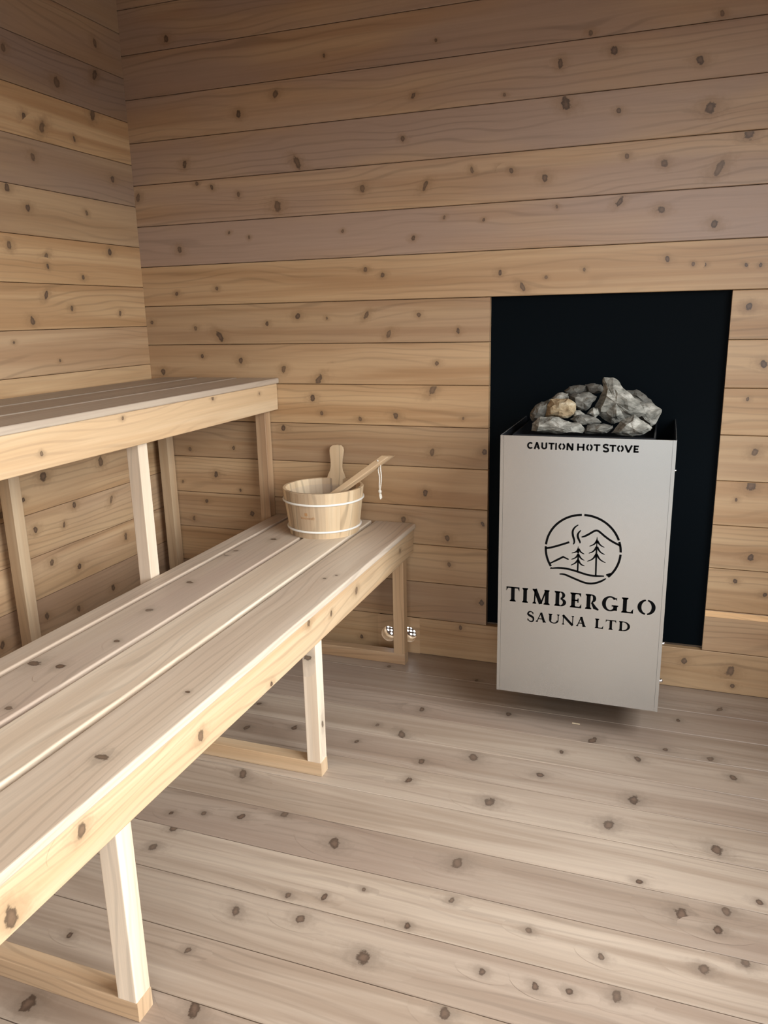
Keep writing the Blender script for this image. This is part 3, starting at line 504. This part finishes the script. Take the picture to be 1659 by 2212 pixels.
def serif(ch, W, H, T, t, s):
    def foot(x0, x1, y, e=None): e = s if e is None else e; return [[(x0-e, y), (x1+e, y), (x1+e, y+t*.7), (x1, y+t*1.5), (x0, y+t*1.5), (x0-e, y+t*.7)]]
    def head(x0, x1, y, e=None): e = s if e is None else e; return [[(x0-e, y-t*.7), (x0, y-t*1.5), (x1, y-t*1.5), (x1+e, y-t*.7), (x1+e, y), (x0-e, y)]]
    g = T*.35
    if ch == 'T': c = W/2; return bar(c-T/2, 0, c+T/2, H)+bar(0, H-t, W, H)+[[(0, H-t), (t*1.2, H-t), (0, H-t*3.2)], [(W, H-t), (W, H-t*3.2), (W-t*1.2, H-t)]]+foot(c-T/2, c+T/2, 0)
    if ch == 'I': c = W/2; return bar(c-T/2, 0, c+T/2, H)+foot(c-T/2, c+T/2, 0, W/2-T/2)+head(c-T/2, c+T/2, H, W/2-T/2)
    if ch == 'L': return bar(s, 0, s+T, H)+foot(s, s+T, 0)+head(s, s+T, H)+bar(s, 0, W, t)+[[(W-t*1.6, t), (W, 0), (W, t*3.4)]]
    if ch == 'E': return bar(s, 0, s+T, H)+foot(s, s+T, 0)+head(s, s+T, H)+bar(s, 0, W, t)+bar(s, H-t, W*.95, H)+bar(s, H*.5-t/2, W*.75, H*.5+t/2)+[[(W-t*1.4, t), (W, 0), (W, t*3.2)], [(W*.95-t*1.4, H-t), (W*.95, H-t*3.0), (W*.95, H)]]+bar(W*.75-t*.8, H*.5-t*1.6, W*.75, H*.5+t*1.6)
    if ch == 'M': a = s; return stroke([(a+t, 0), (a+t*1.4, H)], t)+stroke([(a+t*1.2, H), (W*.5, H*.02)], T)+stroke([(W*.5, H*.02), (W-s-T*.7, H)], t*1.1)+bar(W-s-T, 0, W-s, H)+foot(a+t*.5, a+t*1.5, 0)+foot(W-s-T, W-s, 0)+head(a, a+T*.8, H, s*.6)+head(W-s-T, W-s, H, s*.6)
    if ch == 'N': return stroke([(s+t*.5, 0), (s+t*.5, H)], t)+stroke([(s, H), (W-s-t*.5, 0)], T)+stroke([(W-s-t*.5, 0), (W-s-t*.5, H)], t)+foot(s, s+t, 0)+head(W-s-t, W-s, H)+head(s, s+T*.5, H, s*.5)
    if ch == 'A': return stroke([(s+t*.3, 0), (W*.5, H)], t)+stroke([(W*.49, H), (W-s-T*.4, 0)], T)+bar(W*.27, H*.30, W*.66, H*.30+t)+foot(s, s+t*.6, 0)+foot(W-s-T*.8, W-s, 0, s*.9)
    if ch == 'B':
        x = s+T+g; return bar(s, 0, s+T, H)+foot(s, s+T, 0, s*.9)+head(s, s+T, H, s*.9)+ring(x, H*.75, W*.90-x, H*.25, T*.8, t, -90, 90)+ring(x, H*.27, W-x, H*.27, T*.9, t, -90, 90)
    if ch == 'R':
        x = s+T+g; return bar(s, 0, s+T, H)+foot(s, s+T, 0)+head(s, s+T, H, s*.9)+ring(x, H*.73, W*.80-x, H*.27, T*.85, t, -90, 90)+stroke([(x, H*.47), (W*.72, H*.12), (W, 0)], [T*.5, T*.95, t])
    if ch == 'D':
        x = s+T+g; return bar(s, 0, s+T, H)+foot(s, s+T, 0, s*.9)+head(s, s+T, H, s*.9)+ring(x, H*.5, W-x, H*.5, T, t, -90, 90, 20)
    if ch == 'O': return ring(W/2, H/2, W/2, H/2, T, t, 98, 262, 22)+ring(W/2, H/2, W/2, H/2, T, t, -82, 82, 22)
    if ch == 'G': return ring(W*.52, H/2, W*.52, H/2, T, t, 42, 318, 30)+bar(W-T-s*.5, t*.8, W-s*.5, H*.42)+bar(W-T-s*1.8, H*.42-t, W+s*.3, H*.42)+[[(W*.86, H*.86), (W*.93, H*.72), (W*.93, H*.95)]]
    if ch == 'U': return bar(s, H*.32, s+T, H)+bar(W-s-t, H*.32, W-s, H)+ring(W/2, H*.34, W/2-s, H*.34, T*.8, t, 180, 360, 20)+head(s, s+T, H)+head(W-s-t, W-s, H)
    if ch == 'S':
        p = smooth([(W*.88, H*.78), (W*.82, H*.97), (W*.30, H*1.03), (W*.02, H*.74), (W*.42, H*.56), (W*.98, H*.42), (W*.95, H*-.02), (W*.35, H*-.06), (W*.06, H*.22)]); n = len(p)
        return stroke(p, [t+(T-t)*math.exp(-((i/n-.5)/.2)**2) for i in range(n)])+[[(W*.88, H*.72), (W*.96, H*.98), (W*.80, H*.9)], [(W*.02, 0), (W*.18, H*.12), (W*.04, H*.3)]]
    return []
def sans(ch, W, H, T):
    if ch == 'C': return ring(W*.60, H/2, W*.60, H/2, T, T*.9, 45, 315, 20)
    if ch == 'A': return stroke([(T*.5, 0), (W*.5, H)], T)+stroke([(W*.5, H), (W-T*.5, 0)], T)+bar(W*.45, H*.2, W*.72, H*.2+T*.8)
    if ch == 'U': return bar(0, H*.35, T, H)+bar(W-T, H*.35, W, H)+ring(W/2, H*.38, W/2, H*.38, T, T*.9, 180, 360, 16)
    if ch == 'T': return bar(0, H-T*.9, W, H)+bar(W/2-T/2, 0, W/2+T/2, H)
    if ch == 'I': return bar(0, 0, W, H)
    if ch == 'O': return ring(W/2, H/2, W/2, H/2, T, T*.9, 104, 256, 16)+ring(W/2, H/2, W/2, H/2, T, T*.9, -76, 76, 16)
    if ch == 'N': return bar(0, 0, T, H)+bar(W-T, 0, W, H)+stroke([(T*.55, H), (W-T*.55, 0)], T*1.1)
    if ch == 'H': return bar(0, 0, T, H)+bar(W-T, 0, W, H)+bar(0, H/2-T*.45, W, H/2+T*.45)
    if ch == 'S': return stroke(smooth([(W*.92, H*.86), (W*.6, H*1.0), (W*.05, H*.9), (W*.12, H*.58), (W*.9, H*.45), (W*.98, H*.06), (W*.35, H*-.02), (W*.05, H*.14)]), T)
    if ch == 'V': return stroke([(T*.5, H), (W*.5, 0)], T)+stroke([(W*.5, 0), (W-T*.5, H)], T)
    if ch == 'E': return bar(0, 0, T, H)+bar(0, 0, W, T*.9)+bar(0, H-T*.9, W, H)+bar(0, H/2-T*.42, W*.88, H/2+T*.42)
    return []
def lettering(name, table, fn):
    mb = MB()
    for ch, u0, u1, z0, z1 in table:
        for poly in fn(ch, u1-u0, z1-z0): mb.prism([(u0+x, z0+y) for x, y in poly], face_P, .0008)
    return mb.build(name, M['cut'], st, True)
z_n1 = (.268, .3095); z_n2 = (.217, .2438); z_c = (.6868, .7045)
for word, tab, zz in (('TIMBERGLO', NAME1, z_n1), ('SAUNA', NAME2[:5], z_n2), ('LTD', NAME2[5:], z_n2)):
    lettering('lettering', [(c, a, b, *zz) for c, a, b, _, _ in tab], lambda c, W, H: serif(c, W, H, H*.235, H*.088, H*.075))['label'] = 'black cut-out serif word '+word
for word, i, j in (('CAUTION', 0, 7), ('HOT', 7, 10), ('STOVE', 10, 15)):
    lettering('lettering', [(c, a, b, *z_c) for c, a, b, _, _ in CAUT[i:j]], lambda c, W, H: sans(c, W, H, .0045))['label'] = 'black cut-out warning word '+word
mb = MB(); EC = (.2184, .4275); ER = .0968; EW = .0056
def put(polys):
    for p in polys: mb.prism(p, face_P, .0008)
for a0, a1 in ((93.5, 174.8), (178, 212.5), (20.8, 89.8), (1.2, 18.2), (-45, -2.4)): put(ring(EC[0], EC[1], ER, ER, EW, EW, a0, a1, 24))
for k in ('ridgeR', 'ridgeL', 'smallpeak', 'ground1', 'ground1b', 'ground2', 'tickL'):
    p = EMB[k] if k == 'smallpeak' else smooth(EMB[k], 3); n = len(p)
    wd = [EW*.92*min(1, .45+3*min(i+.2, n-1-i+(9 if k in ('ridgeR', 'ridgeL') else .2))/n) for i in range(n)]
    if k == 'ridgeL' or k == 'smallpeak': wd = wd[::1]
    put(stroke(p, wd))
for k in ('smoke1', 'smoke2'):
    p = smooth(EMB[k], 3); n = len(p); put(stroke(p, [.0012+.0042*math.sin(PI*(i+.3)/n)**.8 for i in range(n)]))
for k, w0 in (('trunkA', .0040), ('trunkB', .0042)):
    p = EMB[k]; put(stroke([p[0], p[1], p[2]], [.0008, w0*1.05, w0]))
    put(stroke([(p[0][0], p[0][1]), (p[0][0], p[0][1]-.018)], [.0006, w0*1.6]))
for k in ('A1l', 'A1r', 'A2l', 'A2r', 'A3l', 'A3r', 'B1l', 'B1r', 'B2l', 'B2r', 'B3l', 'B3r'):
    p = smooth(EMB[k], 3); n = len(p); put(stroke(p, [.0009+.0052*(1-i/(n-1))**.9 for i in range(n)]))
mb.build('emblem', M['cut'], st, True)['label'] = 'black round emblem of two fir trees, hills and steam'

# ------------------------------------------------------------------ stones
def stone(key, label, t, mat):
    y, out = STONES[key]; r = random.Random(ord(key)*7); n = len(out)
    cx = sum(p[0] for p in out)/n; cz = sum(p[1] for p in out)/n
    bm = bmesh.new()
    def rg(s, yy, j): return [bm.verts.new((cx+(p[0]-cx)*s*(1+r.uniform(-j, j)), yy+r.uniform(-j, j)*t*.9, cz+(p[1]-cz)*s*(1+r.uniform(-j, j)))) for p in out]
    rings = [rg(.62, y-t*.85, .22), rg(1.0, y, .0), rg(.9, y+t*.55, .1), rg(.5, y+t*1.1, .1)]
    cf = bm.verts.new((cx+r.uniform(-.15, .15)*.05, y-t, cz)); cb = bm.verts.new((cx, y+t*1.2, cz))
    for A, B in zip(rings, rings[1:]):
        for i in range(n):
            j = (i+1) % n; q = (A[i], B[i], B[j], A[j])
            if r.random() < .5: bm.faces.new((q[0], q[1], q[2])); bm.faces.new((q[0], q[2], q[3]))
            else: bm.faces.new((q[0], q[1], q[3])); bm.faces.new((q[1], q[2], q[3]))
    for i in range(n): j = (i+1) % n; bm.faces.new((cf, rings[0][i], rings[0][j])); bm.faces.new((cb, rings[-1][j], rings[-1][i]))
    bmesh.ops.recalc_face_normals(bm, faces=bm.faces)
    bmesh.ops.subdivide_edges(bm, edges=bm.edges, cuts=2, use_grid_fill=True); bm.normal_update()
    for v in bm.verts:
        p = v.co*38+Vector((ord(key), 0, 0)); v.co += v.normal*(noise.noise(p)*.0040+noise.noise(p*2.7)*.0026)
    bmesh.ops.triangulate(bm, faces=bm.faces)
    me = bpy.data.meshes.new('sauna_stone'); c = Vector((cx, y, cz))
    for v in bm.verts: v.co -= c
    bm.to_mesh(me); bm.free(); me.materials.append(M[mat]); o = bpy.data.objects.new('sauna_stone', me); o.location = c; COL.objects.link(o)
    return tag(o, label, 'stone', 'stones heaped on the stove')
stone('a', 'long low grey stone at the front left of the stove heap', .026, 'stone')
stone('b', 'small blocky grey stone at the front middle of the stove heap', .022, 'stone_dark')
stone('c', 'rough peaked grey stone at the front right of the stove heap', .026, 'stone')
stone('d', 'yellow-brown blocky stone above the long front left stone', .028, 'stone_yellow')
stone('e', 'rounded grey stone at the far left end of the stove heap', .028, 'stone_dark')
stone('f', 'small flat grey stone just behind the yellow-brown stone', .022, 'stone')
stone('g', 'dark wedge-shaped stone in the middle of the heap, right of the yellow one', .026, 'stone_dark')
stone('h', 'dark grey stone at the back of the heap, upper left', .028, 'stone_dark')
stone('i', 'small grey stone at the back, left of the tall pointed stone', .024, 'stone_dark')
stone('j', 'flat dark stone in the shade above the small blocky one', .02, 'stone_dark')
stone('k', 'small bluish grey chip tucked under the yellow-brown stone', .015, 'stone')
stone('l', 'largest stone of the heap, tall and pale grey with a pointed top', .032, 'stone')
stone('m', 'pale slab-like stone at the right end of the heap', .03, 'stone')
stone('n', 'rounded grey stone at the back right, behind the largest stone', .03, 'stone_dark')
stone('o', 'small pale stone wedged under the left edge of the largest stone', .016, 'stone')

# ------------------------------------------------------------------ bucket
BX, BY, BR0, BR1, BH = .7182, -.1524, .1103, .1286, .1454
bk = thing('sauna_bucket', 'pale wooden sauna bucket with two white hoops standing on the lower bench', 'bucket', (BX, BY, LZ))
def rad(h): return BR0+(BR1-BR0)*h/BH
mb = MB(); NS = 16; th = .012; ear = None
bt = [(.98, .3), (1.1, 0), (.82, .6), (1.05, .1), (1.12, 0), (.85, .6), (1.02, .2), (.78, .8)]
for i in range(NS):
    a0 = 2*PI*i/NS+.06; tn = bt[(i*3+1) % 8]; tn = (tn[0], tn[1], (i*.377) % 1, 1); sg = 4; g = .0011
    cols = []
    for q in range(sg+1):
        a = a0+(2*PI/NS)*(g+(1-2*g)*q/sg); ca, sa = math.cos(a), math.sin(a); e_ = .0006 if q in (0, sg) else 0
        prof = [(rad(0)-e_, 0), (rad(BH-.002)-e_, BH-.002), (rad(BH)-.002, BH), (rad(BH)-th+.002, BH), (rad(BH)-th, BH-.002), (rad(0)-th, 0)]
        cols.append([mb.vert((BX+r*ca, BY+r*sa, LZ+h)) for r, h in prof])
    us = [0, .145, .147, .155, .157, .30]
    for q in range(sg):
        for p in range(6):
            p2 = (p+1) % 6; v0, v1 = q*.0095, (q+1)*.0095
            mb.face((cols[q][p], cols[q+1][p], cols[q+1][p2], cols[q][p2]), [(us[p], v0), (us[p], v1), (us[p2], v1), (us[p2], v0)], tn)
    for q, fl in ((0, 1), (sg, 0)):
        idx = cols[q]; mb.face(idx if fl else idx[::-1], [(0, 0)]*6, tn)
mb.build('stave_wall', M['pine'], bk, True)
mb = MB(); mb.lathe([(0, LZ+.012), (BR0-th+.002, LZ+.012), (BR0-th+.002, LZ+.022), (0, LZ+.022)], (BX, BY), 40, tone=(.95, .3, .2, 1)); mb.build('base', M['pine'], bk, True)
for h in (.022, .109):
    mb = MB(); R_ = rad(h)+.0022; mb.tube([(BX+R_*math.cos(2*PI*i/64), BY+R_*math.sin(2*PI*i/64), LZ+h) for i in range(64)], .0034, 10, closed=True); mb.build('hoop', M['hoop'], bk)
mb = MB(); mb.lathe([(BR0-th-.003, LZ+.024), (rad(BH*.86)-th-.002, LZ+BH*.86), (rad(BH*.86)-th-.003, LZ+BH*.86+.0005)], (BX, BY), 48); mb.build('liner', M['liner'], bk)
# tall ear handle at the back
eo = [(-.031, -.025), (-.0305, .0), (-.027, .012), (-.0215, .022), (-.0185, .036), (-.0195, .060), (-.0225, .078), (-.0235, .090), (-.021, .100), (-.013, .1065), (0, .108), (.013, .1065), (.021, .100), (.0235, .090), (.0225, .078), (.0195, .060), (.0185, .036), (.0215, .022), (.027, .012), (.0305, .0), (.031, -.025)]
mb = MB(); tl = (BR1-BR0)/BH
mb.prism([(x, z) for x, z in eo], lambda x, z, d: (BX-.006+x, BY+rad(BH)-.0135+z*tl+d, LZ+BH+z), .0115, tone=(1.0, .25, .77, 1))
# grain of the handle runs upwards
mb.uv = [[(mb.v[i][2], mb.v[i][0]+mb.v[i][1]*.5) for i in f] for f in mb.f]
mb.build('ear_handle', M['pine'], bk, True)
def wrap(s, h, d):
    a = math.radians(-90)+s/.12; r = rad(h)+.0004-d; return (BX+r*math.cos(a), BY+r*math.sin(a), LZ+h)
def letters_small():
    mb = MB(); H = .0078; asc = .0115; T = .0013; x = 0; polys = []
    def add(ps, wd):
        nonlocal x; polys.extend([[(px+x, py) for px, py in p] for p in ps]); x += wd+.0014
    o = lambda W: ring(W/2, H/2, W/2, H/2, T, T, 0, 360, 16)
    for ch in 'leisurecraft':
        W = .0052
        if ch == 'l': add(bar(0, 0, T, asc), T)
        elif ch == 'i': add(bar(0, 0, T, H), T)
        elif ch == 'e': add(ring(W/2, H/2, W/2, H/2, T, T, 0, 310, 16)+bar(T, H/2-T/2, W-.0002, H/2+T/2), W)
        elif ch == 's': add(stroke(smooth([(W*.85, H*.85), (W*.4, H), (W*.05, H*.8), (W*.5, H*.5), (W*.95, H*.2), (W*.5, 0), (W*.1, H*.12)]), T), W)
        elif ch == 'u': add(ring(W/2, H*.4, W/2, H*.4, T, T, 180, 360, 12)+bar(0, H*.4, T, H)+bar(W-T, 0, W, H), W)
        elif ch == 'r': add(bar(0, 0, T, H)+ring(W*.5, H*.6, W*.5, H*.4, T, T, 70, 180, 8), W*.7)
        elif ch == 'c': add(ring(W/2, H/2, W/2, H/2, T, T, 50, 310, 14), W*.9)
        elif ch == 'a': add(o(W)+bar(W-T, 0, W, H), W)
        elif ch == 'f': add(bar(T, -.002, 2*T, asc*.85)+ring(T*2.6, asc*.85, T*1.6, T*1.8, T, T, 60, 180, 8)+bar(0, H-T, W*.75, H), W*.7)
        elif ch == 't': add(bar(T, .0, 2*T, asc*.95)+bar(0, H-T, W*.75, H), W*.7)
    k = .047/x
    for p in polys: mb.prism([(px*k-.0255, .0635+py*.75) for px, py in p], wrap, .0004)
    return mb
letters_small().build('maker_lettering', M['brand'], bk, True)['label'] = 'small brown printed maker name'
mb = MB(); q = .0048; c_ = .0014; s0, h0 = -.0065, .079
mb.prism([(s0-q+c_, h0-q), (s0+q-c_, h0-q), (s0+q, h0-q+c_), (s0+q, h0+q-c_), (s0+q-c_, h0+q), (s0-q+c_, h0+q), (s0-q, h0+q-c_), (s0-q, h0-q+c_)], wrap, .0004)
mb.build('maker_emblem', M['brand'], bk, True)['label'] = 'small brown rounded square mark'

# ------------------------------------------------------------------ ladle in the bucket
A0, A1 = Vector((.706, -.2200, .5380)), Vector((.9300, -.1300, .7065))
ld = thing('sauna_ladle', 'wooden ladle leaning in the bucket, its handle out over the right rim', 'ladle', A0)
d = (A1-A0).normalized(); sd = Vector((0, 0, 1)).cross(d).normalized(); up = d.cross(sd)
if up.z < 0: up = -up
v1 = (sd*.7+up*.7).normalized(); v2 = d.cross(v1).normalized(); hw = .0100
mb = MB(); mb.board(A0-v1*hw-v2*hw, d, v1, v2, (A1-A0).length, 2*hw, 2*hw, .003, (1.02, .35, .63, 1), seg=3)
hd = mb.build('handle', M['pine'], ld, True)
me = hd.data; end = max((v.co-Vector()).dot(d) for v in me.vertices)
for v in me.vertices:                                        # slanting cut at the tip
    if v.co.dot(d) > end-.01: v.co += d*(-.026*((v.co+ld.location*0-A1).dot(up)/hw*.5+.5)+.014)
mb = MB(); bc = A0+Vector((.004, .012, -.010)); R_ = .030
rings = [(R_*math.cos(a), -R_*math.sin(a)*.8) for a in [i*PI/2/6 for i in range(7)]]; pr = rings+[(max(0, r-.004), z+.004) for r, z in rings[::-1]]
mb.lathe([(r, bc.z+z+.012) for r, z in pr], (bc.x, bc.y), 28, tone=(.98, .4, .2, 1)); mb.build('bowl', M['pine'], ld, True)
hp = A1-d*.034
mb = MB()
lo = hp+Vector((.003, -.008, -.088))
p1 = [hp+v2*-hw*1.25, hp+Vector((.010, -.018, -.012)), hp+Vector((.013, -.018, -.038)), hp+Vector((.009, -.013, -.068)), lo]
p2 = [hp+v2*-hw*1.25+Vector((-.002, 0, 0)), hp+Vector((.002, -.017, -.020)), hp+Vector((.007, -.017, -.042)), hp+Vector((.003, -.012, -.070)), lo]
def sm3(p, k=2):
    for _ in range(k):
        q = [p[0]]
        for a, b in zip(p, p[1:]): q += [a.lerp(b, .25), a.lerp(b, .75)]
        p = q+[p[-1]]
    return p
mb.tube(sm3(p1), .0020, 8); mb.tube(sm3(p2), .0020, 8)
mb.tube([hp-v2*hw*1.3, hp+v2*hw*1.3], .0024, 8)
mb.tube([lo+Vector((0, 0, .004)), lo+Vector((0, 0, .001)), lo+Vector((.001, 0, -.004)), lo+Vector((.001, 0, -.008))], [.003, .0052, .0052, .003], 10)
mb.tube(sm3([lo+Vector((.001, 0, -.006)), lo+Vector((.000, -.001, -.016)), lo+Vector((.003, -.001, -.026))]), .0027, 8)
mb.tube(sm3([lo+Vector((.001, .002, -.006)), lo+Vector((.004, .002, -.016)), lo+Vector((.005, .001, -.023))]), .0022, 8)
mb.build('cord_loop', M['cord'], ld)

# ------------------------------------------------------------------ bits on the floor
def sliver(x, y, l, ang, label):
    mb = MB(); c, s_ = math.cos(ang), math.sin(ang); mb.board((x, y, .0004), (c, s_, 0), (-s_, c, 0), (0, 0, 1), l, .003, .0018, .0003)
    return tag(mb.build('wood_sliver', M['sliver']), label, 'wood sliver')
sliver(1.530, -.318, .021, -.02, 'pale wood sliver on the floor in front of the stove')
